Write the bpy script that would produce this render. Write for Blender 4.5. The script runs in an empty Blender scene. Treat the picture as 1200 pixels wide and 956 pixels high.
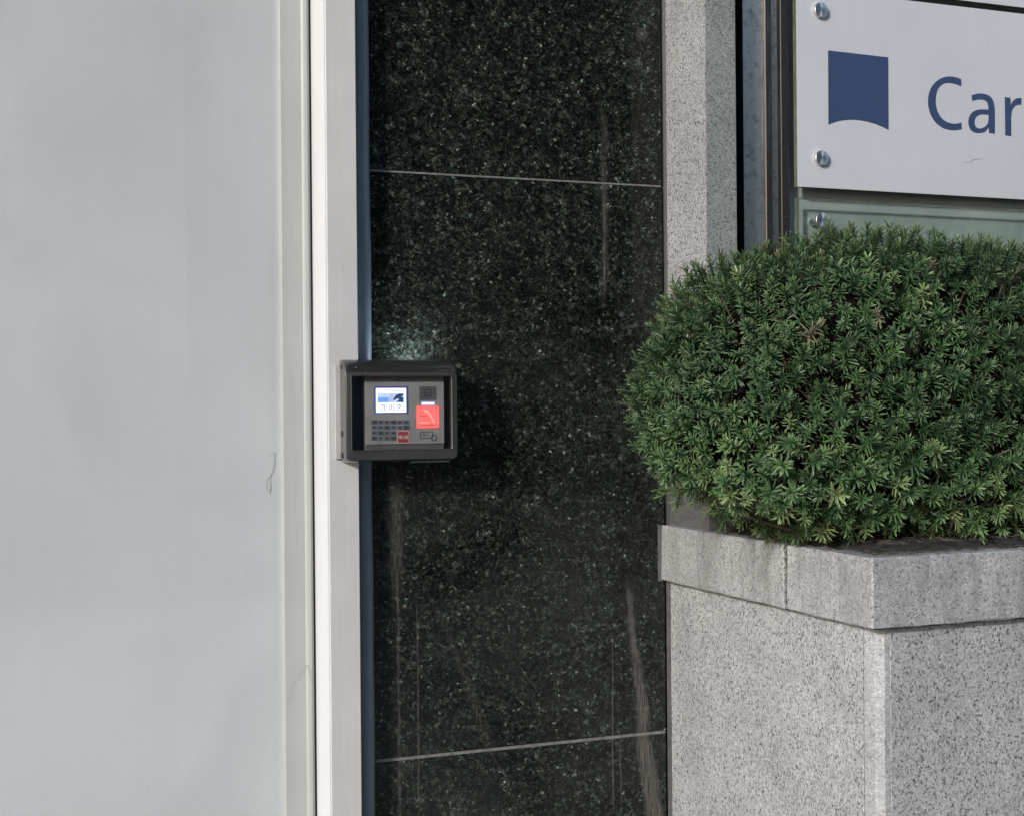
import bpy, bmesh, math, random
import numpy as np
from mathutils import Vector, Matrix
from mathutils.geometry import tessellate_polygon

random.seed(7)
rng = np.random.default_rng(11)
scene = bpy.context.scene
COL = scene.collection

# ------------------------------------------------------------------ camera
YAW = math.radians(21.5)      # the camera looks this far to the right of the wall's normal
ROLL = math.radians(0.48)
CAM_H = 1.40
F_PX = 50.0 / 36.0 * 1200.0   # focal length in photo pixels
cam_data = bpy.data.cameras.new('camera')
cam_data.lens = 50.0
cam_data.sensor_width = 36.0
cam_data.clip_start = 0.05
cam_data.clip_end = 2000.0
cam = bpy.data.objects.new('camera', cam_data)
COL.objects.link(cam)
cam.location = (0, 0, CAM_H)
fwd = Vector((math.sin(YAW), math.cos(YAW), 0))
cam.rotation_euler = (Matrix.Rotation(-YAW, 4, 'Z') @ Matrix.Rotation(math.pi / 2, 4, 'X')
                      @ Matrix.Rotation(-ROLL, 4, 'Z')).to_euler()
scene.camera = cam

# ------------------------------------------------------------------ sky, sun, exposure
SUN_AZ = math.radians(55)     # to the left of the wall's normal
SUN_EL = math.radians(21)
sdir = Vector((-math.sin(SUN_AZ) * math.cos(SUN_EL), -math.cos(SUN_AZ) * math.cos(SUN_EL), math.sin(SUN_EL)))
world = bpy.data.worlds.new('World')
scene.world = world
world.use_nodes = True
wn = world.node_tree
bg = wn.nodes['Background']
sky = wn.nodes.new('ShaderNodeTexSky')
sky.sky_type = 'NISHITA'
sky.sun_disc = False
sky.sun_elevation = SUN_EL
sky.sun_rotation = math.atan2(sdir.x, sdir.y)
wn.links.new(sky.outputs[0], bg.inputs[0])
bg.inputs[1].default_value = 0.15
sun_data = bpy.data.lights.new('sun', 'SUN')
sun_data.energy = 2.3
sun_data.angle = math.radians(5.0)
sun_data.color = (1.0, 0.99, 0.98)
sun = bpy.data.objects.new('sun', sun_data)
COL.objects.link(sun)
sun.location = sdir * 30
sun.rotation_euler = sdir.to_track_quat('Z', 'Y').to_euler()
scene.view_settings.view_transform = 'Standard'
scene.view_settings.look = 'None'
scene.view_settings.gamma = 1.0
scene.view_settings.use_curve_mapping = False
scene.view_settings.exposure = 0.63
scene.render.engine = 'CYCLES'
scene.cycles.use_denoising = True
scene.cycles.max_bounces = 8
scene.cycles.transparent_max_bounces = 12


# ------------------------------------------------------------------ helpers
def at(px, py, Y):
    """a point of the photo (1200x956) on the vertical plane y = Y"""
    x, y = px - 600.0, py - 478.0
    c, s = math.cos(ROLL), math.sin(ROLL)
    x, y = x * c - y * s, y * c + x * s
    u, v = x / F_PX, -y / F_PX
    dx = math.sin(YAW) + u * math.cos(YAW)
    dy = math.cos(YAW) - u * math.sin(YAW)
    t = Y / dy
    return Vector((dx * t, Y, CAM_H + v * t))


def tag(o, label=None, cat=None, group=None, kind=None):
    if label: o['label'] = label
    if cat: o['category'] = cat
    if group: o['group'] = group
    if kind: o['kind'] = kind
    return o


def thing(name, label, cat, loc=(0, 0, 0), group=None):
    o = bpy.data.objects.new(name, None)
    o.empty_display_size = 0.05
    COL.objects.link(o)
    o.location = loc
    tag(o, label, cat, group, 'thing')
    return o


def link(name, me, mat=None, parent=None):
    o = bpy.data.objects.new(name, me)
    COL.objects.link(o)
    if mat is not None and not me.materials:
        me.materials.append(mat)
    if parent is not None:
        o.parent = parent
        # vertices are given in world coordinates
        off = Vector((0, 0, 0))
        p = parent
        while p is not None:
            off += p.location
            p = p.parent
        o.location = -off
    return o


def from_bm(name, bm, mat=None, parent=None, smooth=None):
    me = bpy.data.meshes.new(name)
    bm.normal_update()
    bm.to_mesh(me)
    bm.free()
    if smooth is not None:
        for p in me.polygons:
            p.use_smooth = True
        me.set_sharp_from_angle(angle=math.radians(smooth))
    return link(name, me, mat, parent)


def box_bm(bm, a, b, bevel=0.0, seg=2):
    x0, y0, z0 = [min(p, q) for p, q in zip(a, b)]
    x1, y1, z1 = [max(p, q) for p, q in zip(a, b)]
    r = bmesh.ops.create_cube(bm, size=1.0)
    for v in r['verts']:
        v.co = Vector((x0 + (v.co.x + .5) * (x1 - x0), y0 + (v.co.y + .5) * (y1 - y0), z0 + (v.co.z + .5) * (z1 - z0)))
    if bevel > 0:
        es = list({e for v in r['verts'] for e in v.link_edges})
        bmesh.ops.bevel(bm, geom=es, offset=bevel, segments=seg, profile=0.5, affect='EDGES')


def box(name, a, b, mat, parent=None, bevel=0.0, seg=2):
    bm = bmesh.new()
    box_bm(bm, a, b, bevel, seg)
    return from_bm(name, bm, mat, parent)


def prism(name, pts, z0, z1, mat, parent=None, smooth=None):
    """plan outline (x, y) raised from z0 to z1"""
    bm = bmesh.new()
    lo = [bm.verts.new((x, y, z0)) for x, y in pts]
    hi = [bm.verts.new((x, y, z1)) for x, y in pts]
    n = len(pts)
    bm.faces.new(lo)
    bm.faces.new(hi[::-1])
    for i in range(n):
        bm.faces.new((lo[i], hi[i], hi[(i + 1) % n], lo[(i + 1) % n]))
    bmesh.ops.recalc_face_normals(bm, faces=bm.faces)
    return from_bm(name, bm, mat, parent, smooth)


def plate(name, loops, Y, thick, mat, parent=None):
    """flat outline (x, z) with holes, front at Y facing the camera, 'thick' deep"""
    bm = bmesh.new()
    tri = tessellate_polygon([[Vector((x, z, 0)) for x, z in lp] for lp in loops])
    pts = [p for lp in loops for p in lp]
    fr = [bm.verts.new((x, Y, z)) for x, z in pts]
    bk = [bm.verts.new((x, Y + thick, z)) for x, z in pts]
    for a, b, c in tri:
        try:
            bm.faces.new((fr[a], fr[b], fr[c]))
            bm.faces.new((bk[c], bk[b], bk[a]))
        except ValueError:
            pass
    k = 0
    for lp in loops:
        n = len(lp)
        for i in range(n):
            i2 = (i + 1) % n
            bm.faces.new((fr[k + i], fr[k + i2], bk[k + i2], bk[k + i]))
        k += n
    bmesh.ops.recalc_face_normals(bm, faces=bm.faces)
    return from_bm(name, bm, mat, parent)


def crom(pts, n=6, closed=True, corners=()):
    """Catmull-Rom through pts; indices in corners stay sharp"""
    out = []
    N = len(pts)
    rngi = range(N if closed else N - 1)
    for i in rngi:
        p1, p2 = np.array(pts[i], float), np.array(pts[(i + 1) % N], float)
        p0 = np.array(pts[(i - 1) % N], float) if (closed or i > 0) else p1
        p3 = np.array(pts[(i + 2) % N], float) if (closed or i + 2 < N) else p2
        if i in corners: p0 = p1
        if (i + 1) % N in corners: p3 = p2
        for k in range(n):
            t = k / n
            q = 0.5 * ((2 * p1) + (-p0 + p2) * t + (2 * p0 - 5 * p1 + 4 * p2 - p3) * t * t + (-p0 + 3 * p1 - 3 * p2 + p3) * t ** 3)
            out.append(tuple(q))
    if not closed: out.append(tuple(pts[-1]))
    return out


def tube_bm(bm, pts, radii, sides=6):
    pts = [Vector(p) for p in pts]
    rings = []
    for i, p in enumerate(pts):
        d = (pts[min(i + 1, len(pts) - 1)] - pts[max(i - 1, 0)]).normalized()
        a = d.orthogonal().normalized()
        if rings:
            a = (pa - d * pa.dot(d)).normalized()
        pa = a
        b = d.cross(a)
        rings.append([bm.verts.new(p + (a * math.cos(2 * math.pi * k / sides) + b * math.sin(2 * math.pi * k / sides)) * radii[i]) for k in range(sides)])
    for r0, r1 in zip(rings, rings[1:]):
        for k in range(sides):
            bm.faces.new((r0[k], r0[(k + 1) % sides], r1[(k + 1) % sides], r1[k]))
    bm.faces.new(rings[0][::-1])
    bm.faces.new(rings[-1])


def lathe(name, profile, centre, axis, mat, parent=None, n=28, smooth=30):
    """profile: (distance along axis, radius)"""
    axis = Vector(axis).normalized()
    a = axis.orthogonal().normalized(); b = axis.cross(a)
    bm = bmesh.new()
    rings = []
    c = Vector(centre)
    for h, r in profile:
        rings.append([bm.verts.new(c + axis * h + (a * math.cos(2 * math.pi * k / n) + b * math.sin(2 * math.pi * k / n)) * r) for k in range(n)])
    for r0, r1 in zip(rings, rings[1:]):
        for k in range(n):
            bm.faces.new((r0[k], r0[(k + 1) % n], r1[(k + 1) % n], r1[k]))
    bm.faces.new(rings[0][::-1]); bm.faces.new(rings[-1])
    bmesh.ops.recalc_face_normals(bm, faces=bm.faces)
    return from_bm(name, bm, mat, parent, smooth)


# ------------------------------------------------------------------ materials
class NT:
    def __init__(self, name):
        self.m = bpy.data.materials.new(name)
        self.m.use_nodes = True
        self.t = self.m.node_tree
        self.b = self.t.nodes['Principled BSDF']
        self.out = self.t.nodes['Material Output']
        self._co = None

    def n(self, typ, **kw):
        nd = self.t.nodes.new(typ)
        for k, v in kw.items():
            setattr(nd, k, v)
        return nd

    def l(self, a, b):
        self.t.links.new(a, b)

    def co(self):
        """world position (metres)"""
        if self._co is None:
            self._co = self.n('ShaderNodeNewGeometry').outputs['Position']
        return self._co

    def mapped(self, scale=(1, 1, 1), loc=(0, 0, 0)):
        mp = self.n('ShaderNodeMapping')
        mp.inputs['Scale'].default_value = scale
        mp.inputs['Location'].default_value = loc
        self.l(self.co(), mp.inputs['Vector'])
        return mp.outputs[0]

    def noise(self, scale, detail=4, rough=.55, vec=None, dist=0.0):
        nd = self.n('ShaderNodeTexNoise')
        nd.inputs['Scale'].default_value = scale
        nd.inputs['Detail'].default_value = detail
        nd.inputs['Roughness'].default_value = rough
        nd.inputs['Distortion'].default_value = dist
        self.l(vec if vec is not None else self.co(), nd.inputs['Vector'])
        return nd.outputs[0]

    def voro(self, scale, vec=None, feature='F1', rand=1.0):
        nd = self.n('ShaderNodeTexVoronoi', feature=feature)
        nd.inputs['Scale'].default_value = scale
        nd.inputs['Randomness'].default_value = rand
        self.l(vec if vec is not None else self.co(), nd.inputs['Vector'])
        return nd

    def ramp(self, fac, stops, interp='LINEAR'):
        nd = self.n('ShaderNodeValToRGB')
        nd.color_ramp.interpolation = interp
        el = nd.color_ramp.elements
        while len(el) < len(stops): el.new(0.5)
        for e, (p, c) in zip(el, stops):
            e.position = p
            e.color = (c, c, c, 1) if isinstance(c, (int, float)) else (*c, 1)
        self.l(fac, nd.inputs[0])
        return nd.outputs[0]

    def math(self, op, a, b=None, clamp=False):
        nd = self.n('ShaderNodeMath', operation=op)
        nd.use_clamp = clamp
        for i, v in enumerate((a, b)):
            if v is None: continue
            if isinstance(v, (int, float)): nd.inputs[i].default_value = v
            else: self.l(v, nd.inputs[i])
        return nd.outputs[0]

    def mix(self, fac, a, b, blend='MIX'):
        nd = self.n('ShaderNodeMix', data_type='RGBA', blend_type=blend)
        for i, v in ((0, fac), (6, a), (7, b)):
            if isinstance(v, (int, float)) and i == 0: nd.inputs[0].default_value = v
            elif isinstance(v, tuple): nd.inputs[i].default_value = (*v, 1)
            else: self.l(v, nd.inputs[i])
        return nd.outputs[2]

    def sep(self, vec=None):
        nd = self.n('ShaderNodeSeparateXYZ')
        self.l(vec if vec is not None else self.co(), nd.inputs[0])
        return nd.outputs

    def smooth(self, v, lo, hi):
        nd = self.n('ShaderNodeMapRange', interpolation_type='SMOOTHSTEP')
        nd.inputs['From Min'].default_value = lo
        nd.inputs['From Max'].default_value = hi
        self.l(v, nd.inputs['Value'])
        return nd.outputs[0]

    def band(self, v, c, w, soft):
        """1 within w of c, falling to 0 over soft"""
        d = self.math('ABSOLUTE', self.math('SUBTRACT', v, c))
        return self.math('SUBTRACT', 1.0, self.smooth(d, w, w + soft))

    def bump(self, h, strength=.2, dist=.001):
        nd = self.n('ShaderNodeBump')
        nd.inputs['Strength'].default_value = strength
        nd.inputs['Distance'].default_value = dist
        self.l(h, nd.inputs['Height'])
        self.l(nd.outputs[0], self.b.inputs['Normal'])

    def set(self, **kw):
        for k, v in kw.items():
            key = {'color': 'Base Color', 'rough': 'Roughness', 'metal': 'Metallic', 'spec': 'Specular IOR Level',
                   'coat': 'Coat Weight', 'coat_rough': 'Coat Roughness', 'emit': 'Emission Color',
                   'emit_s': 'Emission Strength', 'trans': 'Transmission Weight', 'ior': 'IOR', 'alpha': 'Alpha'}[k]
            s = self.b.inputs[key]
            if isinstance(v, (int, float)): s.default_value = v
            elif isinstance(v, tuple): s.default_value = (*v, 1) if len(v) == 3 else v
            else: self.l(v, s)
        return self.m


def plain(name, col, rough=.5, metal=0.0, var=.08, scale=40, spec=.5, coat=0.0):
    t = NT(name)
    n = t.noise(scale, 3)
    f = t.ramp(n, [(.3, 1 - var), (.7, 1 + var)])
    c = t.mix(1.0, col, f, 'MULTIPLY')
    r = t.math('ADD', rough - .05, t.math('MULTIPLY', t.noise(scale * 1.7, 3), .1))
    return t.set(color=c, rough=r, metal=metal, spec=spec, coat=coat)


M = {}


def mat_dark_granite():
    t = NT('polished_dark_granite')
    w = t.noise(90, 3, .6)
    wv = t.n('ShaderNodeVectorMath', operation='MULTIPLY_ADD')
    nz = t.n('ShaderNodeTexNoise'); nz.inputs['Scale'].default_value = 120; t.l(t.co(), nz.inputs['Vector'])
    t.l(nz.outputs['Color'], wv.inputs[0]); wv.inputs[1].default_value = (.010,) * 3; t.l(t.co(), wv.inputs[2])
    sh = t.n('ShaderNodeVectorMath', operation='ADD')
    rnd = t.n('ShaderNodeObjectInfo').outputs['Random']
    cb = t.n('ShaderNodeCombineXYZ'); t.l(t.math('MULTIPLY', rnd, 9.0), cb.inputs[0]); t.l(t.math('MULTIPLY', rnd, 5.0), cb.inputs[2])
    t.l(wv.outputs[0], sh.inputs[0]); t.l(cb.outputs[0], sh.inputs[1])
    v = t.voro(280, sh.outputs[0])
    r1 = t.sep(v.outputs['Color'])
    lum = t.ramp(r1[0], [(0, .0020), (.35, .0058), (.65, .0125), (.88, .020), (.98, .034), (1.0, .12)])
    hue = t.ramp(r1[1], [(0, (.68, 1.05, .82)), (.45, (.82, 1.07, .86)), (.75, (1.12, 1.10, .80)), (1, (.80, 1.04, .93))])
    col = t.mix(1.0, lum, hue, 'MULTIPLY')
    # coarser crystals between the fine grains
    vb = t.voro(125, sh.outputs[0])
    rb = t.sep(vb.outputs['Color'])
    coarse = t.ramp(rb[0], [(0, .45), (.5, .85), (.85, 1.5), (1, 2.4)])
    col = t.mix(1.0, col, coarse, 'MULTIPLY')
    fine = t.ramp(t.noise(480, 4, .75), [(.3, .45), (.5, .95), (.7, 1.7)])
    col = t.mix(1.0, col, fine, 'MULTIPLY')
    big = t.voro(48, sh.outputs[0])
    chip = t.math('MULTIPLY', t.ramp(big.outputs['Distance'], [(.14, 1), (.27, 0)]), t.ramp(t.sep(big.outputs['Color'])[2], [(.9, 0), (.94, 1)]))
    col = t.mix(t.math('MULTIPLY', chip, t.ramp(w, [(.45, 0), (.6, .7)])), col, (.075, .095, .092))
    clump = t.ramp(t.noise(24, 4, .6), [(.3, .5), (.7, 1.6)])
    col = t.mix(1.0, col, clump, 'MULTIPLY')
    # dust film, heavier on the lower stones, and dried runs of dirty water
    x, y, z = t.sep()
    dust_or_reflection = t.math('MULTIPLY', t.ramp(t.noise(5, 5, .6), [(.35, .0), (.7, 1)]), t.math('ADD', .005, t.math('MULTIPLY', t.math('SUBTRACT', 1, t.smooth(z, 1.2, 1.85)), .040)))
    stain = None
    wob = t.math('MULTIPLY', t.math('SUBTRACT', t.noise(16, 5, .7), .5), .034)
    xw = t.math('ADD', x, wob)
    fine_n = t.ramp(t.noise(1, 4, .7, t.mapped((260, 260, 40))), [(.35, .15), (.65, 1)])
    for px, py0, py1, wd, soft, k in ((707, 120, 362, .0012, .010, .30), (707, 180, 350, .001, .0035, .7), (463, 556, 690, .006, .014, .40),
                                      (466, 640, 960, .001, .003, .42), (489, 700, 960, .0008, .002, .42),
                                      (717, 740, 960, .0006, .0018, .55), (727, 850, 960, .0006, .0018, .45)):
        p0, p1 = at(px, py0, YW), at(px, py1, YW)
        b = t.band(xw if wd > .0011 else t.math('ADD', x, t.math('MULTIPLY', wob, .25)), p0.x, wd, soft)
        b = t.math('MULTIPLY', b, t.math('MULTIPLY', t.smooth(z, p1.z - .02, p1.z + .05), t.math('SUBTRACT', 1, t.smooth(z, p0.z - .05, p0.z + .02))))
        b = t.math('MULTIPLY', t.math('MULTIPLY', b, fine_n), k)
        stain = b if stain is None else t.math('MAXIMUM', stain, b)
    # slanted scrape and the broad grey smear by the planter
    for (qx0, qy0, qx1, qy1, w0, w1, k, hard) in ((508, 700, 578, 880, .004, .010, .35, .006), (737, 690, 766, 960, .005, .017, .72, .007)):
        a, b_ = at(qx0, qy0, YW), at(qx1, qy1, YW)
        sl = (b_.x - a.x) / (b_.z - a.z)
        cx = t.math('ADD', a.x, t.math('MULTIPLY', t.math('SUBTRACT', z, a.z), sl))
        prog = t.smooth(z, b_.z, a.z)
        half = t.math('ADD', w1, t.math('MULTIPLY', prog, w0 - w1))
        d = t.math('ABSOLUTE', t.math('SUBTRACT', xw, cx))
        s = t.math('SUBTRACT', 1, t.smooth(t.math('SUBTRACT', d, half), -hard, hard))
        s = t.math('MULTIPLY', s, t.math('SUBTRACT', 1, t.smooth(z, a.z - .03, a.z + .03)))
        if k < .5: s = t.math('MULTIPLY', s, t.smooth(z, b_.z - .02, b_.z + .02))
        streak = t.ramp(t.noise(1, 5, .7, t.mapped((420, 420, 18))), [(.36, .0), (.56, 1)] if k > .5 else [(.45, .1), (.75, 1)])
        s = t.math('MULTIPLY', t.math('MULTIPLY', s, streak), k)
        stain = t.math('MAXIMUM', stain, s)
    c0 = at(752, 40, YW)
    rad = t.math('SQRT', t.math('ADD', t.math('POWER', t.math('SUBTRACT', x, c0.x), 2), t.math('POWER', t.math('SUBTRACT', z, c0.z), 2)))
    rad = t.math('ADD', rad, t.math('MULTIPLY', wob, .16))
    spot = t.math('MULTIPLY', t.math('SUBTRACT', 1, t.smooth(rad, .011, .014)), t.math('ADD', .32, t.math('SUBTRACT', 1, t.smooth(rad, .002, .005))))
    stain = t.math('MAXIMUM', stain, t.math('MULTIPLY', spot, .6))
    col = t.mix(dust_or_reflection, col, (.24, .265, .235))
    col = t.mix(t.math('MULTIPLY', stain, .55), col, (.20, .18, .165))
    rough = t.math('ADD', .10, t.math('ADD', t.math('MULTIPLY', dust_or_reflection, 3.0), t.math('MULTIPLY', stain, .5)), True)
    return t.set(color=col, rough=rough, spec=.24)


def mat_pale_granite(name, base=.46, dark=.03, speck=.30, scale=230, rough=.55, stretch=(1, 1, 1), dirt=.0, tint=(1, 1, .995), foot_shade=None):
    t = NT(name)
    wv = t.n('ShaderNodeVectorMath', operation='MULTIPLY_ADD')
    nz = t.n('ShaderNodeTexNoise'); nz.inputs['Scale'].default_value = 300; t.l(t.co(), nz.inputs['Vector'])
    t.l(nz.outputs['Color'], wv.inputs[0]); wv.inputs[1].default_value = (.006,) * 3; t.l(t.mapped(stretch), wv.inputs[2])
    v = t.sep(t.voro(scale, wv.outputs[0]).outputs['Color'])
    lum = t.ramp(v[0], [(0, dark), (speck * .35, dark * 2.6), (speck * .6, base * .55), (speck, base * .85), (.75, base), (1, base * 1.28)])
    v2 = t.sep(t.voro(scale * 2.3, wv.outputs[0]).outputs['Color'])
    lum = t.mix(1.0, lum, t.ramp(v2[1], [(0, .55), (.2, .9), (1, 1.12)]), 'MULTIPLY')
    lum = t.mix(1.0, lum, t.ramp(t.noise(9, 4), [(.3, .88), (.7, 1.08)]), 'MULTIPLY')
    col = t.mix(1.0, lum, tint, 'MULTIPLY')
    if dirt > 0:
        run = t.noise(1, 5, .65, t.mapped((16, 16, 2.2)))
        blot = t.noise(22, 5, .7)
        k = t.math('MULTIPLY', t.ramp(t.math('ADD', t.math('MULTIPLY', run, .6), t.math('MULTIPLY', blot, .4)), [(.45, 0), (.66, 1)]), dirt)
        col = t.mix(k, col, (.10, .10, .095))
    if foot_shade:  # shrub's cast shadow at the column's foot, put into the colour
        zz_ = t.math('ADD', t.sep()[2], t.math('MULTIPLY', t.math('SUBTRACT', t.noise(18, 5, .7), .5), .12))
        k = t.math('SUBTRACT', 1, t.smooth(zz_, foot_shade, foot_shade + .10))
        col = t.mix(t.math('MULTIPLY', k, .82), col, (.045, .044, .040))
    h = t.noise(420, 3)
    t.bump(h, .35, .0012)
    return t.set(color=col, rough=rough, spec=.35)


YW = 2.35
M['dark_granite'] = mat_dark_granite()
M['column_granite'] = mat_pale_granite('speckled_column_granite', base=.32, speck=.26, scale=440, rough=.45, foot_shade=1.25)
M['column_front'] = mat_pale_granite('darker_column_granite', base=.235, dark=.05, speck=.26, scale=420, rough=.5, dirt=.35, foot_shade=1.25, tint=(.95, 1, .97))  # darker, greener base than the side slab
M['slab_granite'] = mat_pale_granite('speckled_planter_granite', base=.345, dark=.05, speck=.28, scale=430, stretch=(1, 1, .72), dirt=.12)
M['cap_granite'] = mat_pale_granite('weathered_cap_granite', base=.33, dark=.09, speck=.24, scale=400, rough=.7, dirt=.62)
M['trim_granite'] = mat_pale_granite('pale_trim_granite', base=.34, dark=.18, speck=.12, scale=280, rough=.6, dirt=.1)


# ------------------------------------------------------------------ ground
def mat_ground():
    t = NT('pavement_concrete')
    c = t.ramp(t.noise(2.5, 6, .6), [(.3, (.22, .218, .21)), (.7, (.30, .295, .285))])
    c = t.mix(1, c, t.ramp(t.noise(90, 3), [(.3, .8), (.7, 1.15)]), 'MULTIPLY')
    t.bump(t.noise(200, 3), .3, .002)
    return t.set(color=c, rough=.85)


bm = bmesh.new()
bmesh.ops.create_grid(bm, x_segments=4, y_segments=4, size=400)
for v in bm.verts: v.co.z = -.16
tag(from_bm('ground', bm, M.setdefault('pavement', mat_ground())), kind='structure')
tag(box('pavement', (-60, -5.6, -.15), (60, 4.0, 0), M['pavement']), kind='structure')
tag(box('kerb', (-60, -5.78, -.15), (60, -5.606, .004), mat_pale_granite('kerb_granite', base=.34, scale=150)), kind='structure')


def mat_asphalt():
    t = NT('worn_asphalt')
    c = t.ramp(t.noise(3, 6, .6), [(.3, (.04, .041, .043)), (.7, (.065, .065, .066))])
    t.bump(t.noise(150, 3), .5, .004)
    return t.set(color=c, rough=.8)


tag(box('road', (-60, -13.4, -.158), (60, -5.784, -.13), mat_asphalt()), kind='structure')
tag(box('pavement', (-60, -60, -.155), (60, -13.41, 0), M['pavement']), kind='structure')

# ------------------------------------------------------------------ building across the street (mirrored in stone, glass and steel)
bld = thing('office_building', 'grey office building across the street, seen only mirrored in the polished granite', 'building', (11.0, -17.5, 0))
M['bwall'] = plain('grey_render', (.12, .12, .115), .85, var=.2, scale=1.5)
M['bglass'] = plain('dark_window_glass', (.03, .035, .04), .1)
box('wall', (3.1, -24, 0), (21, -16.4, 13.5), M['bwall'], bld)
for fl in range(4):
    for cI in range(8):
        x = 4.0 + cI * 2.1
        wd = box('window', (x, -16.39, 1.2 + fl * 3.2), (x + 1.5, -16.36, 3.0 + fl * 3.2), M['bglass'], bld)
bld2 = thing('shop_building', 'low white building across the street, seen only mirrored in the grey glass door', 'building', (-9.0, -21.5, 0))
M['bbrick'] = plain('white_render', (.60, .60, .59), .85, var=.2, scale=1.5)
box('wall', (-22, -29, 0), (4.2, -20.0, 10.2), M['bbrick'], bld2)
for fl in range(3):
    for cI in range(10):
        x = -20.8 + cI * 2.5
        box('window', (x, -19.99, 1.1 + fl * 3.2), (x + 1.7, -19.95, 2.9 + fl * 3.2), M['bglass'], bld2)
box('parapet', (3.0, -24.1, 13.5), (21.1, -16.3, 13.9), M['bwall'], bld)

TOP = 3.1      # the walls run on above the frame
tag(box('sky_blocker', (-4.0, 1.80, TOP), (6.0, 3.2, TOP + .35), plain('grey_sky_blocker', (.22, .22, .215), .8)), kind='structure')  # unseen slab added above the view to hold back sky light

# ------------------------------------------------------------------ dark granite wall
wall = thing('granite_wall', 'polished dark green granite wall between the door frame and the pale column', 'wall', (0.95, 2.36, 0))
XG0 = at(433.5, 478, YW).x
XG1 = at(777.5, 478, YW).x
zj = [at(432, 199.5, YW).z, at(432, 892, YW).z]
J = .0035
levels = [(-.02, zj[1] - 2 * .001 - .0 - J / 2), (zj[1] + J / 2, zj[0] - J / 2), (zj[0] + J / 2, TOP)]
for z0, z1 in levels:
    box('stone_panel', (XG0, YW, z0), (XG1, YW + .03, z1), M['dark_granite'], wall, .0012, 2)
grout = plain('grey_joint_grout', (.13, .127, .118), .85, var=.3, scale=90)
for z in zj:
    box('joint', (XG0 + .001, YW + .0016, z - .006), (XG1 - .001, YW + .02, z + .006), grout, wall)
box('backing', (XG0 - .03, YW + .031, 0), (XG1 + .03, YW + .12, TOP), plain('rough_render', (.2, .2, .19), .9), wall)

# ------------------------------------------------------------------ door and frame
XJ0 = at(384.5, 478, 2.30).x          # jamb front, left edge
XJ1 = at(420.5, 478, 2.30).x
YJ = 2.30
YS = 2.392                             # face of the door's stile


def mat_door_panel():
    t = NT('satin_grey_door_glass')
    c = t.ramp(t.noise(1.6, 4), [(.25, (.405, .425, .432)), (.75, (.475, .49, .49))])
    c = t.mix(1, c, t.ramp(t.noise(1, 3, .6, t.mapped((600, 600, 60))), [(.3, .97), (.7, 1.03)]), 'MULTIPLY')
    dots = t.voro(34)
    d = t.math('MULTIPLY', t.ramp(dots.outputs['Distance'], [(.012, 1), (.03, 0)]), t.ramp(t.sep(dots.outputs['Color'])[0], [(.72, 0), (.74, 1)]))
    c = t.mix(t.math('MULTIPLY', d, .8), c, (.75, .75, .72))
    t.b.inputs['Coat IOR'].default_value = 1.75
    X_, Y_, Z_ = t.sep()
    reflect_edge = at(217.5, 240, YS + .018)
    dust_or_reflection = t.math('MULTIPLY', t.smooth(X_, reflect_edge.x - .0004, reflect_edge.x + .0004), t.smooth(Z_, 1.36, 1.52))   # edge of a reflection in the door glass, put into the colour
    c = t.mix(t.math('MULTIPLY', dust_or_reflection, .085), c, (.25, .26, .265))
    drip = t.ramp(t.noise(1, 5, .65, t.mapped((24, 24, .9))), [(.48, 0), (.72, 1)])
    c = t.mix(t.math('MULTIPLY', drip, .05), c, (.22, .23, .235))
    cloud = t.ramp(t.noise(1, 3, .5, t.mapped((3.2, 3.2, 1.6), (.37, 0, .2)), 1.2), [(.50, 0), (.68, 1)])
    c = t.mix(t.math('MULTIPLY', cloud, .15), c, (.22, .235, .24))
    dust = t.math('SUBTRACT', 1, t.smooth(t.math('ADD', Z_, t.math('MULTIPLY', t.noise(7, 4), .10)), 1.10, 1.16))
    c = t.mix(t.math('MULTIPLY', dust, .06), c, (.62, .62, .60))
    r = t.math('ADD', .32, t.math('MULTIPLY', t.noise(6, 5), .1))
    return t.set(color=c, rough=r, spec=.4, coat=1.0, coat_rough=.03)



def paint(name, col, rough=.42, var=.05):
    t = NT(name)
    c = t.mix(1, col, t.ramp(t.noise(7, 5, .6), [(.3, 1 - var), (.7, 1 + var)]), 'MULTIPLY')
    runs = t.ramp(t.noise(1, 4, .6, t.mapped((120, 120, 4))), [(.35, .97), (.65, 1.03)])
    c = t.mix(1, c, runs, 'MULTIPLY')
    ch = t.voro(26)
    d = t.math('MULTIPLY', t.ramp(ch.outputs['Distance'], [(.02, 1), (.04, 0)]), t.ramp(t.sep(ch.outputs['Color'])[1], [(.86, 0), (.88, 1)]))
    c = t.mix(t.math('MULTIPLY', d, .75), c, (.12, .11, .10))
    t.bump(t.noise(260, 3), .12, .0006)
    return t.set(color=c, rough=t.math('ADD', rough, t.math('MULTIPLY', t.noise(9, 4), .12)), spec=.4)


M['stile'] = paint('grey_green_stile_paint', (.335, .343, .328))
M['jamb'] = paint('pale_grey_jamb_paint', (.445, .436, .425))
M['blue'] = plain('blue_grey_sealant', (.120, .160, .185), .42, var=.12, scale=30)
M['black'] = plain('black_rubber', (.012, .012, .012), .6)

door = thing('door', 'pale grey glass door with a grey metal stile at its right edge', 'door', (0.1, 2.42, 0))
XD0, XD1 = -0.55, at(331, 478, YS).x
XS1 = XJ0 - .0052
# glazed panel
box('glass_panel', (XD0, YS + .018, .10), (XD1 + .012, YS + .028, 2.75), mat_door_panel(), door)
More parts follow.
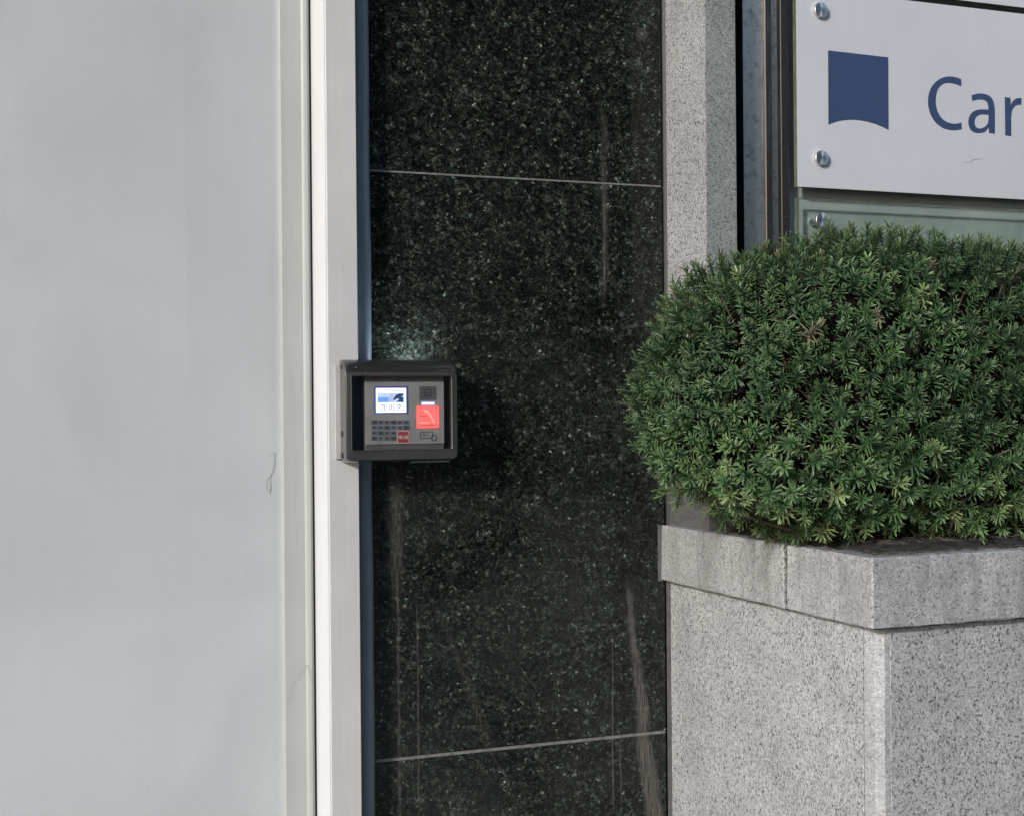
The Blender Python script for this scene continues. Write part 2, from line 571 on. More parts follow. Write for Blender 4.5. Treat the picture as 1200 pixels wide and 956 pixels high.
# stile: extruded profile with a raised bead on its right
xb0, xb1 = at(358, 478, YS).x, at(364, 478, YS).x
prof = [(XD1, YS + .03), (XD1, YS + .0012), (XD1 + .0012, YS), (xb0 - .003, YS), (xb0, YS - .0022), (xb0 + .003, YS - .0030),
        (xb1 - .002, YS - .0030), (xb1, YS - .0012), (xb1 + .002, YS), (XS1 - .001, YS), (XS1, YS + .001), (XS1, YS + .03)]
prism('stile', prof, .02, 2.80, M['stile'], door, smooth=30)
box('bottom_rail', (XD0, YS + .001, .02), (XD1 - .0005, YS + .03, .10), M['stile'], door, .001)
box('top_rail', (XD0, YS + .001, 2.75), (XD1 - .0005, YS + .03, 2.80), M['stile'], door, .001)


def ribbon_mark(name, pxs, Y, w, mat, parent):
    """a thin scratch lying on a surface facing the camera side"""
    bm = bmesh.new()
    P = [at(a, b, Y) for a, b in crom(pxs, 4, closed=False)]
    L, R = [], []
    for i, p in enumerate(P):
        d = (P[min(i + 1, len(P) - 1)] - P[max(i - 1, 0)]).normalized()
        nrm = Vector((d.z, 0, -d.x))
        k = w * (.35 + .65 * math.sin(math.pi * (i + .6) / (len(P) + .2))) * random.uniform(.6, 1.2)
        L.append(bm.verts.new(p + nrm * k)); R.append(bm.verts.new(p - nrm * k))
    for i in range(len(P) - 1):
        bm.faces.new((L[i], L[i + 1], R[i + 1], R[i]))
    return from_bm(name, bm, mat, parent)


scuff = plain('dark_scuff', (.16, .16, .155), .8)
scuff_pale = plain('faint_scuff', (.24, .24, .23), .8)
ym = YS + .0176
for pts, w in (([(319, 530), (323, 531), (321, 546), (317, 560), (318, 571), (316, 580)], .00034),
               ([(321, 533), (323, 545), (319, 556), (313, 562), (313, 571), (316, 577), (317, 568), (312, 565)], .0003),
               ([(316, 532), (325, 531)], .0003)):
    ribbon_mark('scuff_mark', pts, ym, w, scuff, door)
ribbon_mark('scuff_mark', [(336, 828), (341, 806), (350, 792), (359, 779), (362, 783), (366, 800)], YS - .0035, .0004, scuff_pale, door)

frame = thing('door_jamb', 'projecting pale metal door jamb beside the dark granite, with bluish sealant bead', 'door frame', (0.6, 2.36, 0))
prism('jamb_profile', [(XJ0, 2.46), (XJ0, YJ + .0015), (XJ0 + .0015, YJ), (XJ1 - .0015, YJ), (XJ1, YJ + .0015), (XJ1, 2.46)], 0, 2.90, M['jamb'], frame, smooth=30)
M['white'] = paint('sunlit_return_paint', (.545, .55, .555), var=.03)  # side light on the return put into a lighter base than the jamb
box('jamb_return', (XJ0 - .0012, YJ + .0030, 0), (XJ0 - .0002, YS + .0035, 2.90), M['white'], frame)
# shadow-gap gasket between leaf and jamb
box('gasket', (XS1 - .0005, YS + .004, .0), (XJ0 + .001, YS + .03, 2.8), M['black'], frame)
# rounded sealant bead between jamb and stone
pts = []
r = (XG0 + .002 - (XJ1 + .0005)) / 2
cxb = XJ1 + .0005 + r
for k in range(13):
    a = math.pi * k / 12
    pts.append((cxb - r * math.cos(a), 2.348 - .020 * math.sin(a)))
pts += [(XG0 + .002, 2.39), (XJ1 + .0005, 2.39)]
bm = bmesh.new()
rings = []
zs = np.linspace(0, 2.9, 120)
for z in zs:
    dx = .0005 * math.sin(z * 9) + .0004 * math.sin(z * 23 + 1)
    rings.append([bm.verts.new((x + dx, y + .0008 * math.sin(z * 13 + x * 80), z)) for x, y in pts])
for a, b in zip(rings, rings[1:]):
    for k in range(len(pts) - 1):
        bm.faces.new((a[k], b[k], b[k + 1], a[k + 1]))
bmesh.ops.recalc_face_normals(bm, faces=bm.faces)
from_bm('sealant_bead', bm, M['blue'], frame, smooth=60)

# ------------------------------------------------------------------ pale granite column
XC = at(783.5, 478, YW).x
YC = 2.202
XC1 = at(863, 130, YC).x
colm = thing('stone_column', 'pale speckled granite column between the dark granite wall and the steel sign frame', 'column', (XC + .03, 2.25, 0))
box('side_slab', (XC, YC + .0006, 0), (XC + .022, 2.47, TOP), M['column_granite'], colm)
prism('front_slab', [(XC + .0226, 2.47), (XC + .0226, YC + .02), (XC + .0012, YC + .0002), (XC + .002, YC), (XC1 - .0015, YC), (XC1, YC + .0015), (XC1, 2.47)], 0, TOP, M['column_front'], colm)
seal = plain('dark_grey_sealant', (.016, .018, .017), .4, var=.2)
prism('sealant_strip', [(XG1 - .0005, 2.40), (XG1 - .0005, YW + .003), ((XG1 + XC) / 2, YW + .0055), (XC - .0004, YW - .001), (XC - .0004, 2.40)], 0, TOP, seal, colm)


# ------------------------------------------------------------------ steel frame of the sign
def mat_steel(name='brushed_stainless', col=(.50, .48, .44), rough=.24):
    t = NT(name)
    br = t.noise(1, 4, .6, t.mapped((900, 900, 6)))
    sp = t.noise(60, 5, .7)
    c = t.mix(t.ramp(sp, [(.5, 0), (.72, .7)]), col, (.07, .075, .08))
    c = t.mix(t.ramp(t.noise(1, 4, .7, t.mapped((200, 200, 7))), [(.55, 0), (.75, .5)]), c, (.42, .44, .45))
    rr = t.math('ADD', rough - .06, t.math('ADD', t.math('MULTIPLY', br, .12), t.math('MULTIPLY', sp, .12)))
    t.bump(br, .08, .0004)
    return t.set(color=c, rough=rr, metal=1.0)


M['steel'] = mat_steel()
M['dull_steel'] = mat_steel('dull_weathered_steel', (.085, .079, .074), .46)
sf = thing('steel_signpost', 'weathered stainless steel frame post running along the left of the sign boards', 'sign post', (1.40, 2.28, 0))
XA = at(875, 130, 2.2485).x
XA1 = at(905, 130, 2.236).x
XB = at(915.5, 130, 2.236).x
XB1 = at(925, 130, 2.236).x
ZB0, ZB1 = .9, TOP
XP1 = at(897, 130, 2.236).x
prism('splayed_plate', [(XA, 2.2600), (XP1 + .003, 2.2482), (XP1 + .003, 2.2515), (XA, 2.2632)], ZB0, ZB1, M['steel'], sf)
box('side_plate', (XA, 2.2640, ZB0), (XA + .003, 2.300, ZB1), M['steel'], sf)
prism('front_lip', [(XP1, 2.2482), (XP1, 2.238), (XP1 + .0015, 2.2362), (XA1 - .0015, 2.2362), (XA1, 2.238), (XA1, 2.2482)], ZB0, ZB1, M['dull_steel'], sf)
prism('channel_web', [(XA1 - .002, 2.2562), (XB + .003, 2.2496), (XB + .003, 2.2526), (XA1 - .002, 2.2592)], ZB0, ZB1, M['steel'], sf)
prism('front_lip', [(XB, 2.2482), (XB, 2.238), (XB + .001, 2.2366), (XB1 - .001, 2.2366), (XB1, 2.238), (XB1, 2.2482)], ZB0, ZB1, M['dull_steel'], sf)
for k in range(12):
    z = 1.62 + k * .062
    lathe('rivet', [(0, .0022), (.0007, .0021), (.0012, .0012)], ((XB + XB1) / 2, 2.2366, z), (0, -1, 0), M['black'], sf, n=10)
# recess behind the black gap, and the steel back sheet of the sign
box('recess', (XC1 + .0005, 2.34, ZB0), (XA - .0005, 2.36, ZB1), plain('dark_recess_paint', (.008, .008, .008), .9), sf)
box('back_box', (XA + .006, 2.301, ZB0), (3.2, 2.40, ZB1), M['dull_steel'], sf)


def mat_backsheet():
    t = NT('hazy_green_grey_sheet')
    c = t.ramp(t.noise(9, 5, .6), [(.3, (.25, .275, .268)), (.7, (.36, .385, .375))])
    c = t.mix(t.ramp(t.noise(1, 4, .65, t.mapped((40, 40, 3))), [(.5, 0), (.75, .35)]), c, (.42, .44, .43))
    return t.set(color=c, rough=.28, spec=.5)


box('back_sheet', (XB1 + .0008, 2.262, ZB0), (3.2, 2.272, ZB1), mat_backsheet(), sf)

# ------------------------------------------------------------------ sign boards
YB = 2.230
XL = at(934, 150, YB).x
ZBOT = at(934, 219, YB).z
ZTOP = at(1062, 0.5, YB).z
XR = XL + 1.35


def mat_board():
    t = NT('white_acrylic_board')
    c = t.ramp(t.noise(3, 5, .6), [(.3, (.43, .442, .47)), (.7, (.48, .49, .515))])
    c = t.mix(1, c, t.ramp(t.noise(500, 2), [(.3, .985), (.7, 1.015)]), 'MULTIPLY')
    run = t.ramp(t.noise(1, 5, .7, t.mapped((70, 70, 2.5))), [(.5, 0), (.75, .10)])
    c = t.mix(run, c, (.30, .30, .29))
    return t.set(color=c, rough=.38, spec=.45)


def mat_edge():
    t = NT('greenish_acrylic_edge')
    return t.set(color=t.ramp(t.noise(14, 3), [(.3, (.05, .062, .04)), (.7, (.14, .165, .11))]), rough=.25)


M['board'] = mat_board()
M['edge'] = mat_edge()
M['navy'] = plain('navy_blue_vinyl', (.028, .048, .112), .5, var=.07, scale=60)
M['screw'] = None


def mat_screw():
    """lathe-turned aluminium face: the bright cone of a spun finish comes from anisotropy"""
    t = NT('spun_aluminium')
    tc = t.n('ShaderNodeTexCoord')
    tan = t.n('ShaderNodeTangent', direction_type='RADIAL', axis='Y')
    t.b.inputs['Anisotropic'].default_value = .85
    t.l(tan.outputs[0], t.b.inputs['Tangent'])
    return t.set(color=(.72, .72, .71), rough=.33, metal=1.0)


M['screw'] = mat_screw()


def board(name, label, z0, z1, group='sign boards in the steel frame'):
    t = thing(name, label, 'sign', (XL + .3, YB + .02, z0), group)
    box('panel', (XL + .0002, YB, z0 + .0002), (XR, YB + .0004, z1 - .0002), M['board'], t)
    box('core', (XL, YB + .0006, z0), (XR + .0002, YB + .011, z1), M['edge'], t)
    return t


def standoff(px, py, parent, Y=YB, r=None):
    p = at(px, py, Y)
    r = r or .0142
    root_loc = p
    me_prof = [(-.031, .0065), (0, .0065), (.0002, r * .98), (.0010, r), (.0065, r), (.0078, r * .93), (.0079, r * .90), (.0079, .0002)]
    bm_c = Vector((0, 0, 0))
    axis = Vector((0, -1, 0))
    n = 32
    bm = bmesh.new(); rings = []
    for h, rr in me_prof:
        rings.append([bm.verts.new(Vector((rr * math.cos(2 * math.pi * k / n), -h, rr * math.sin(2 * math.pi * k / n)))) for k in range(n)])
    for r0, r1 in zip(rings, rings[1:]):
        for k in range(n):
            bm.faces.new((r0[k], r0[(k + 1) % n], r1[(k + 1) % n], r1[k]))
    bmesh.ops.recalc_face_normals(bm, faces=bm.faces)
    o = from_bm('standoff_screw', bm, M['screw'], parent, smooth=30)
    o.location = o.location + p
    return o


main = board('sign_board', 'white sign board with a navy square emblem and large navy letters', ZBOT, ZTOP)
standoff(960, 13, main); standoff(961, 186, main)
upper = board('sign_board', 'white sign board of which only the bottom edge shows at the top right corner', ZTOP + .012, ZTOP + .375)

low = thing('glass_sign_panel', 'blank greenish glass panel below the lettered sign, just above the shrub', 'sign panel', (XL + .3, YB + .02, ZBOT - .38))


def mat_clear():
    t = NT('greenish_sheet_glass')
    tr = t.n('ShaderNodeBsdfTransparent'); tr.inputs[0].default_value = (.92, .96, .94, 1)
    gl = t.n('ShaderNodeBsdfGlossy'); gl.inputs['Roughness'].default_value = .06
    lw = t.n('ShaderNodeLayerWeight')
    mx = t.n('ShaderNodeMixShader')
    t.l(t.math('ADD', .045, t.math('MULTIPLY', t.math('POWER', lw.outputs['Facing'], 5), .9)), mx.inputs[0]); t.l(tr.outputs[0], mx.inputs[1]); t.l(gl.outputs[0], mx.inputs[2])
    t.l(mx.outputs[0], t.out.inputs[0])
    return t.m


zl1 = at(934, 233, YB).z
box('glass_sheet', (XL + .0015, YB + .002, ZBOT - .38), (XR, YB + .010, zl1), mat_clear(), low, .0008)
box('edge_strip', (XL - .0005, YB + .003, ZBOT - .38), (XL + .0012, YB + .0095, zl1), M['edge'], low)
box('edge_strip', (XL - .0005, YB + .003, zl1 + .0003), (XR, YB + .0095, zl1 + .0016), M['edge'], low)
standoff(961.5, 258.5, low, YB + .002)

S3 = 2.727
logo_px = [(970.5, 59.4), (1040.9, 67.5), (1041.3, 152.5), (1028, 146.4), (1013, 142.2), (998.5, 140.6), (984, 142.0), (970.9, 146.3)]
YV = YB - .0006


def vinyl(name, loops):
    return plate(name, [[(at(a, b, YV).x, at(a, b, YV).z) for a, b in lp] for lp in loops], YV, .0005, M['navy'], main)


def zz(p): return (990 + p[0] / 5.624, 30 + p[1] / 5.624)


arc = crom(logo_px[2:], 5, closed=False)
vinyl('emblem', [logo_px[:2] + arc])
Cp = [(768, 357), (740, 345), (690, 337), (640, 347), (595, 378), (563, 425), (549, 495), (557, 560), (580, 615), (615, 655), (660, 682), (715, 692), (770, 686),
      (770, 641), (725, 649), (680, 640), (645, 618), (615, 575), (601, 525), (600, 480), (610, 430), (635, 395), (665, 381), (700, 380), (740, 391), (768, 403)]
ap = [(836, 462), (868, 452), (905, 450), (945, 461), (973, 487), (986, 530), (989, 580), (989, 714), (952, 710), (948, 672), (925, 700), (890, 710), (850, 704), (825, 680),
      (815, 640), (822, 600), (845, 571), (885, 555), (948, 556), (946, 530), (935, 503), (910, 490), (880, 489), (840, 498)]
ah = [(948, 590), (900, 587), (872, 599), (857, 624), (856, 650), (868, 673), (895, 680), (925, 668), (943, 645), (948, 615)]
rp = [(1055, 473), (1091, 478), (1095, 524), (1110, 498), (1132, 482), (1164, 480), (1164, 524), (1140, 524), (1118, 536), (1102, 565), (1097, 610), (1097, 730), (1058, 725)]
vinyl('letter', [[zz(p) for p in crom(Cp, 4, corners=(0, 12, 13, 25))]])
vinyl('letter', [[zz(p) for p in crom(ap, 4, corners=(0, 6, 7, 8, 9, 18, 23))], [zz(p) for p in crom(ah, 4, corners=(0,))]])
vinyl('letter', [[zz(p) for p in crom(rp, 4, corners=(0, 1, 2, 5, 6, 10, 11, 12))]])
for pts, w in (([zz(p) for p in ((775, 902), (810, 903), (832, 903), (838, 893), (852, 884), (870, 883), (905, 878))], .0004),):
    ribbon_mark('scratch', pts, YB - .0005, w, scuff, main)

# ------------------------------------------------------------------ planter
planter = thing('planter', 'tall pale speckled granite planter with a thick weathered coping, holding the clipped shrub', 'planter', (1.5, 2.0, 0))
XP = at(773.5, 640, YW).x           # face of the coping
XPB = XC - .0020                    # face of the body slabs, left side
YPF = 1.698                         # coping front
YPB = 1.716                         # body front
ZC1, ZC0 = 1.182, 1.080
XEND = 2.75
# body slabs: left, corner trim, front
yl_end = 1.748
box('left_slab', (XPB, yl_end, 0), (XPB + .03, YW - .002, ZC0 - .004), M['slab_granite'], planter, .0006, 1)
prism('corner_trim', [(XPB + .03, yl_end - .0022), (XPB + .0006, yl_end - .0022), (XPB + .0006, YPB + .0125), (XPB + .0045, YPB + .0105), (XPB + .0062, YPB + .0085), (XPB + .0155, YPB + .0006), (XPB + .0245, YPB + .0006), (XPB + .0245, YPB + .02), (XPB + .03, YPB + .02)],
      0, ZC0 - .004, M['trim_granite'], planter)
box('front_slab', (XPB + .0249, YPB, 0), (1.98, YPB + .0255, ZC0 - .004), M['slab_granite'], planter, .0006, 1)
box('front_slab', (1.983, YPB, 0), (XEND, YPB + .0255, ZC0 - .004), M['slab_granite'], planter, .0006, 1)
box('bed_joint', (XPB + .004, YPB + .004, ZC0 - .0045), (XEND - .01, 2.30, ZC0 - .0005), M['black'], planter)


def stone(name, pts, z0, z1, mat, parent, amp=.0014, cell=.02):
    """coping stone with slightly chipped arrises: plan outline (x, y), counter-clockwise seen from above"""
    bm = bmesh.new()
    lo = [bm.verts.new((x, y, z0)) for x, y in pts]
    hi = [bm.verts.new((x, y, z1)) for x, y in pts]
    n = len(pts)
    bm.faces.new(lo[::-1]); bm.faces.new(hi)
    for i in range(n):
        bm.faces.new((lo[i], lo[(i + 1) % n], hi[(i + 1) % n], hi[i]))
    bmesh.ops.recalc_face_normals(bm, faces=bm.faces)
    bmesh.ops.bevel(bm, geom=list(bm.edges), offset=.0022, segments=1, affect='EDGES')
    longe = [e for e in bm.edges if e.calc_length() > cell * 1.5]
    for e in longe:
        if e.is_valid:
            bmesh.ops.subdivide_edges(bm, edges=[e], cuts=max(1, int(e.calc_length() / cell)))
    for v in bm.verts:
        if len(v.link_edges) >= 2:
            v.co += Vector([random.uniform(-1, 1) * amp for _ in range(3)]) * .5
    bmesh.ops.triangulate(bm, faces=[f for f in bm.faces if len(f.verts) > 4])
    return from_bm(name, bm, mat, parent)


CW = .13
yj1 = None


def y_on_left(px, py):
    """y where a photo column meets the coping's left face x = XP"""
    lo, hi = 1.6, 2.4
    for _ in range(50):
        mid = (lo + hi) / 2
        if at(px, py, mid).x > XP: hi = mid
        else: lo = mid
    return (lo + hi) / 2


ya, yb = y_on_left(919.5, 670), y_on_left(938, 670)
g = .0036
stone('cap_stone', [(XP, ya + g), (XP + CW, ya + g), (XP + CW, YW - .004), (XP, YW - .004)], ZC0, ZC1, M['cap_granite'], planter)
stone('cap_stone', [(XP + .0012, yb + .0014), (XP + CW, yb + .0014), (XP + CW, ya - g), (XP + .0012, ya - g)], ZC0, ZC1 - .0005, M['cap_granite'], planter)
stone('cap_stone', [(XP, YPF), (XP + .86, YPF), (XP + .86, YPF + CW), (XP + CW + .0005, YPF + CW), (XP + CW + .0005, yb - .0003), (XP, yb - .0003)] if yb < YPF + CW else
      [(XP, YPF), (XP + .86, YPF), (XP + .86, YPF + CW), (XP + CW, YPF + CW), (XP + CW, yb - .0003), (XP, yb - .0003)], ZC0, ZC1, M['cap_granite'], planter)
stone('cap_stone', [(XP + .864, YPF), (XEND, YPF), (XEND, YPF + CW), (XP + .864, YPF + CW)], ZC0, ZC1, M['cap_granite'], planter)
mortar = plain('crumbling_mortar', (.17, .165, .155), .95, var=.5, scale=160)
bm = bmesh.new()
for i in range(34):       # crumbly pointing in the open joint
    z = ZC0 + .003 + (ZC1 - ZC0 - .006) * random.random()
    s = random.uniform(.0010, .0022)
    r_ = bmesh.ops.create_icosphere(bm, subdivisions=1, radius=s)
    for v in r_['verts']:
        v.co = Vector((v.co.x, v.co.y * .8, v.co.z * 1.4)) + Vector((XP + .0015, ya + random.uniform(-.0028, .0028), z)) + Vector([random.uniform(-.0004, .0004) for _ in range(3)])
o = from_bm('mortar_crumbs', bm, mortar, planter); o['kind'] = 'stuff'
box('mortar_joint', (XP + .004, ya - .0035, ZC0 + .001), (XP + CW - .002, ya + .0035, ZC1 - .002), mortar, planter)
# sealant where the coping and the slabs meet the dark wall
sealg = plain('dirty_joint_sealant', (.05, .048, .045), .8, var=.3, scale=70)
prism('wall_sealant', [(XP - .005, YW - .0008), (XP - .0005, YW - .005), (XP + .004, YW - .0045), (XP + .004, YW - .0008)], ZC0 - .002, ZC1 - .001, sealg, planter)
prism('wall_sealant', [(XPB - .0065, YW - .0008), (XPB - .0005, YW - .006), (XPB + .003, YW - .003), (XPB + .003, YW - .0008)], 0, ZC0 - .005, sealg, planter)


# grime on the coping's top: a thin film of soil that settled there
def mat_soil():
    t = NT('dark_dry_soil')
    c = t.ramp(t.noise(60, 5, .7), [(.3, (.016, .0155, .014)), (.7, (.065, .062, .056))])
    t.bump(t.noise(140, 5, .7), .9, .006)
    return t.set(color=c, rough=.95, spec=.2)


M['soil'] = mat_soil()
bm = bmesh.new()
nx, ny = 90, 44
grid = {}
for i in range(nx + 1):
    for j in range(ny + 1):
        x = XP + .030 + (XEND - XP - .04) * i / nx
        y = YPF + .030 + (2.195 - YPF - .030) * j / ny
        ed = min(x - XP, y - YPF) 
        h = ZC1 - .0012 + .011 * max(0, min(1, (ed - .03) / .09)) + random.uniform(0, .004) * min(1, max(0, (ed - .028) / .03)) + .0015 * math.sin(x * 60) * math.sin(x * 23 + y * 90)
        grid[i, j] = bm.verts.new((x + random.uniform(-.003, .003), y + random.uniform(-.003, .003), h))
for i in range(nx):
    for j in range(ny):
        bm.faces.new((grid[i, j], grid[i + 1, j], grid[i + 1, j + 1], grid[i, j + 1]))
tag(from_bm('soil', bm, M['soil'], None, smooth=50), kind='structure')


# ------------------------------------------------------------------ security terminal
def mat_plastic(name, col, rough=.35, coat=0.0):
    t = NT(name)
    c = t.mix(1, col, t.ramp(t.noise(30, 4), [(.3, .9), (.7, 1.12)]), 'MULTIPLY')
    dust = t.ramp(t.noise(240, 3, .7), [(.66, 0), (.78, .16)])
    c = t.mix(dust, c, (.22, .21, .19))
    return t.set(color=c, rough=t.math('ADD', rough, t.math('MULTIPLY', t.noise(45, 4), .15)), spec=.5, coat=coat, coat_rough=.1)


def emit(name, col, s, base=(.02, .02, .02)):
    t = NT(name)
    f = t.ramp(t.noise(70, 3), [(.3, .82), (.7, 1.12)])
    c = t.mix(1, col, f, 'MULTIPLY')
    return t.set(color=base, rough=.4, emit=c, emit_s=s)


dev = thing('access_terminal', 'dark grey covered security terminal with lit screen and glowing red card pad', 'security terminal', (0.69, 2.28, 1.32))
M['cover'] = mat_plastic('gunmetal_plastic', (.016, .017, .016), .16, .8)
M['lip'] = mat_plastic('grey_frame_plastic', (.034, .034, .034), .22)
M['face'] = mat_plastic('taupe_grey_plastic', (.27, .255, .245), .45)
M['dkface'] = mat_plastic('dark_taupe_plastic', (.10, .097, .094), .5)
YF = 2.252


def rrect(x0, x1, z0, z1, r, n=6):
    """rounded rectangle (x, z)"""
    P = []
    for cx, cz, a0 in ((x1 - r, z1 - r, 0), (x0 + r, z1 - r, 90), (x0 + r, z0 + r, 180), (x1 - r, z0 + r, 270)):
        for k in range(n + 1):
            a = math.radians(a0 + 90 * k / n)
            P.append((cx + r * math.cos(a), cz + r * math.sin(a)))
    return P


# outline of the cover at several depths: (Y, x0, x1, z0, z1, corner radius)
cx0, cx1 = at(398.5, 480, 2.297).x, at(537, 480, 2.262).x
cz1, cz0 = at(470, 421.8, 2.297).z, at(470, 540.5, 2.275).z
wx0, wx1 = at(412.8, 480, YF).x, at(529.2, 480, YF).x
wz1, wz0 = at(470, 441.0, YF).z, at(470, 526.5, YF).z
TILT = math.radians(-.9)


def hood(name, lo, hi, mat):
    rings_def = [(2.2985, cx0, cx1, cz0, cz1, .006), (2.286, cx0 - .0002, cx1, cz0, cz1 - .0006, .007), (2.277, cx0 - .0005, cx1 - .0004, cz0 + .0003, cz1 - .0026, .008),
                 (2.269, cx0 - .0009, cx1 - .0010, cz0 + .0007, cz1 - .0066, .009), (2.2625, cx0 - .0012, cx1 - .0018, cz0 + .0012, cz1 - .0122, .010),
                 (2.2580, cx0 - .0014, cx1 - .0030, cz0 + .0022, cz1 - .0178, .010), (2.2553, cx0 - .0010, cx1 - .0040, cz0 + .0034, cz1 - .0208, .009),
                 (2.2535, cx0 + .0002, cx1 - .0050, cz0 + .0046, cz1 - .0222, .008), (YF + .0004, wx0 - .0020, wx1 + .0020, wz0 - .0018, wz1 + .0018, .0045),
                 (YF - .0006, wx0 - .0012, wx1 + .0012, wz0 - .0010, wz1 + .0010, .0040), (YF + .0004, wx0, wx1, wz0, wz1, .003), (YF + .010, wx0 + .0002, wx1 - .0002, wz0 + .0002, wz1 - .0002, .003)]
    rings_def = rings_def[lo:hi]
    bm = bmesh.new()
    R = []
    for (Y, a, b, c, d, r) in rings_def:
        R.append([bm.verts.new((x, Y, z)) for x, z in rrect(a, b, c, d, r, 7)])
    n = len(R[0])
    for r0, r1 in zip(R, R[1:]):
        for k in range(n):
            bm.faces.new((r0[k], r0[(k + 1) % n], r1[(k + 1) % n], r1[k]))
    bmesh.ops.recalc_face_normals(bm, faces=bm.faces)
    return from_bm(name, bm, mat, dev, smooth=24)


hood('cover', 0, 8, M['cover'])
hood('window_frame', 7, 12, M['lip'])
# back plate on the jamb and housing behind the cover
M['plate'] = plain('grey_back_plate', (.36, .355, .35), .45)
bx0 = at(392.3, 480, 2.2985).x
box('back_plate', (bx0, 2.2945, at(395, 537.5, 2.30).z), (XJ1 - .002, 2.2997, at(395, 428, 2.30).z), M['plate'], dev, .0008)
box('housing', (XJ1 + .004, 2.2992, cz0 + .004), (cx1 - .006, YW - .0005, cz1 - .006), M['cover'], dev, .002)
box('inner_back', (cx0 + .004, 2.2925, cz0 + .003), (cx1 - .003, 2.2990, cz1 - .003), M['black'], dev)
# hinge tabs on the left edge
for py in (430, 508, 533):
    p = at(400.5, py, 2.285)
    box('hinge_tab', (cx0 - .0022, 2.280, p.z - .0045), (cx0 + .003, 2.290, p.z + .0045), M['cover'], dev, .001)
lathe('cover_screw', [(0, .0018), (.0008, .0016)], at(416.8, 431.0, 2.262) + Vector((0, -.0005, 0)), (0, -1, .45), plain('pale_screw', (.5, .48, .4), .3, 1.0), dev, n=14)
# terminal body and face plate
YT = 2.2640


def prect(px0, py0, px1, py1, Y):
    c = at((px0 + px1) / 2, (py0 + py1) / 2, Y)
    a, b = at(px0, (py0 + py1) / 2, Y), at(px1, (py0 + py1) / 2, Y)
    t, q = at((px0 + px1) / 2, py0, Y), at((px0 + px1) / 2, py1, Y)
    return a.x, b.x, q.z, t.z


x0, x1, z0, z1 = prect(427.6, 437.0, 520.4, 528.0, YT)
box('terminal_body', (x0, YT + .0004, z0), (x1, 2.292, z1), M['dkface'], dev, .0015)
x0, x1, z0, z1 = prect(427.8, 447.9, 520.2, 520.0, YT)
face = box('face_plate', (x0 + .0002, YT - .0016, z0), (x1 - .0002, YT, z1), M['face'], dev, .0006)
YQ = YT - .0016


def pad(name, px0, py0, px1, py1, mat, parent, thick=.0008, lift=0.0, r=.0012):
    a, b, c, d = prect(px0, py0, px1, py1, YQ)
    return plate(name, [rrect(a, b, c, d, min(r, (d - c) * .45), 4)], YQ - thick - lift, thick - .0001, mat, parent)


def text(name, body, px, py, h_px, Y, mat, parent, bold=0.0, width_px=None):
    cu = bpy.data.curves.new(name, 'FONT')
    cu.body = body
    cu.size = 1.0
    cu.align_x = 'CENTER'; cu.align_y = 'CENTER'
    cu.offset = bold
    cu.extrude = 0.02
    tmp = bpy.data.objects.new(name, cu)
    COL.objects.link(tmp)
    dg = bpy.context.evaluated_depsgraph_get()
    me = bpy.data.meshes.new_from_object(tmp.evaluated_get(dg))
    bpy.data.objects.remove(tmp)
    if not me.vertices:
        return None
    co = np.array([v.co[:] for v in me.vertices])
    mn, mx = co.min(0), co.max(0)
    p = at(px, py, Y)
    m_per_px = (at(px + 10, py, Y).x - at(px, py, Y).x) / 10
    mz = (at(px, py, Y).z - at(px, py + 10, Y).z) / 10
    s = h_px * mz / (mx[1] - mn[1])
    sx = s if width_px is None else width_px * m_per_px / (mx[0] - mn[0])
    ctr = (mn + mx) / 2
    for v in me.vertices:
        x, y, z = v.co
        v.co = (p.x + (x - ctr[0]) * sx, p.y - (z - ctr[2]) * .004, p.z + (y - ctr[1]) * s)
    me.materials.clear()
    return link(name, me, mat, parent)


ink = plain('dark_print', (.035, .033, .033), .6)
scr_frame = pad('screen_bezel', 438.6, 453.0, 478.0, 484.4, emit('deep_blue_bezel', (.03, .04, .24), .8), face, .0008)
screen = pad('screen', 440.4, 455.0, 475.6, 483.2, emit('white_lit_screen', (.86, .89, 1.0), 1.7), face, .0006, .0010, r=.0004)
YX = YQ - .0016
screen.data.name = 'screen'


def flat(name, px0, py0, px1, py1, Y, mat, parent):
    a, b, c, d = prect(px0, py0, px1, py1, Y)
    return plate(name, [[(a, c), (b, c), (b, d), (a, d)]], Y, .00008, mat, parent)


blue_px = emit('screen_blue', (.16, .34, .80), 1.0)
sky_px = emit('screen_pale_blue', (.50, .62, .92), 1.0)
navy_px = emit('screen_navy', (.02, .045, .12), 1.0)
grey_px = emit('screen_grey', (.42, .47, .68), 1.0)
Ys = YQ - .00175
flat('picture', 442.2, 460.8, 473.4, 471.8, Ys, sky_px, screen)
flat('picture_block', 442.6, 465.4, 455.5, 471.4, Ys - .0001, blue_px, screen)
flat('picture_block', 456, 462, 461, 471.5, Ys - .0001, grey_px, screen)
plate('picture_figure', [[(at(a, b, Ys).x, at(a, b, Ys).z) for a, b in ((461, 467), (464, 463), (467, 461.4), (472.6, 461.2), (472.6, 464), (470, 464.5), (472.8, 466), (472.8, 471.4), (464, 471.4), (468, 468), (465, 467.2), (461.5, 470))]], Ys - .0002, .00008, navy_px, screen)
flat('status_line', 456.5, 457.0, 471.5, 458.4, Ys, grey_px, screen)
text('screen_text', '\uacbd \ube44 \uc911', 458.6, 477.3, 8.2, Ys, navy_px, screen, bold=.012, width_px=26)

iconp = pad('icon_panel', 491.3, 452.8, 511.2, 468.8, plain('grey_icon_panel', (.105, .10, .105), .5), face, .0006)
Yi = YQ - .0007


def outline(name, loops_px, Y, mat, parent):
    return plate(name, [[(at(a, b, Y).x, at(a, b, Y).z) for a, b in lp] for lp in loops_px], Y, .00008, mat, parent)


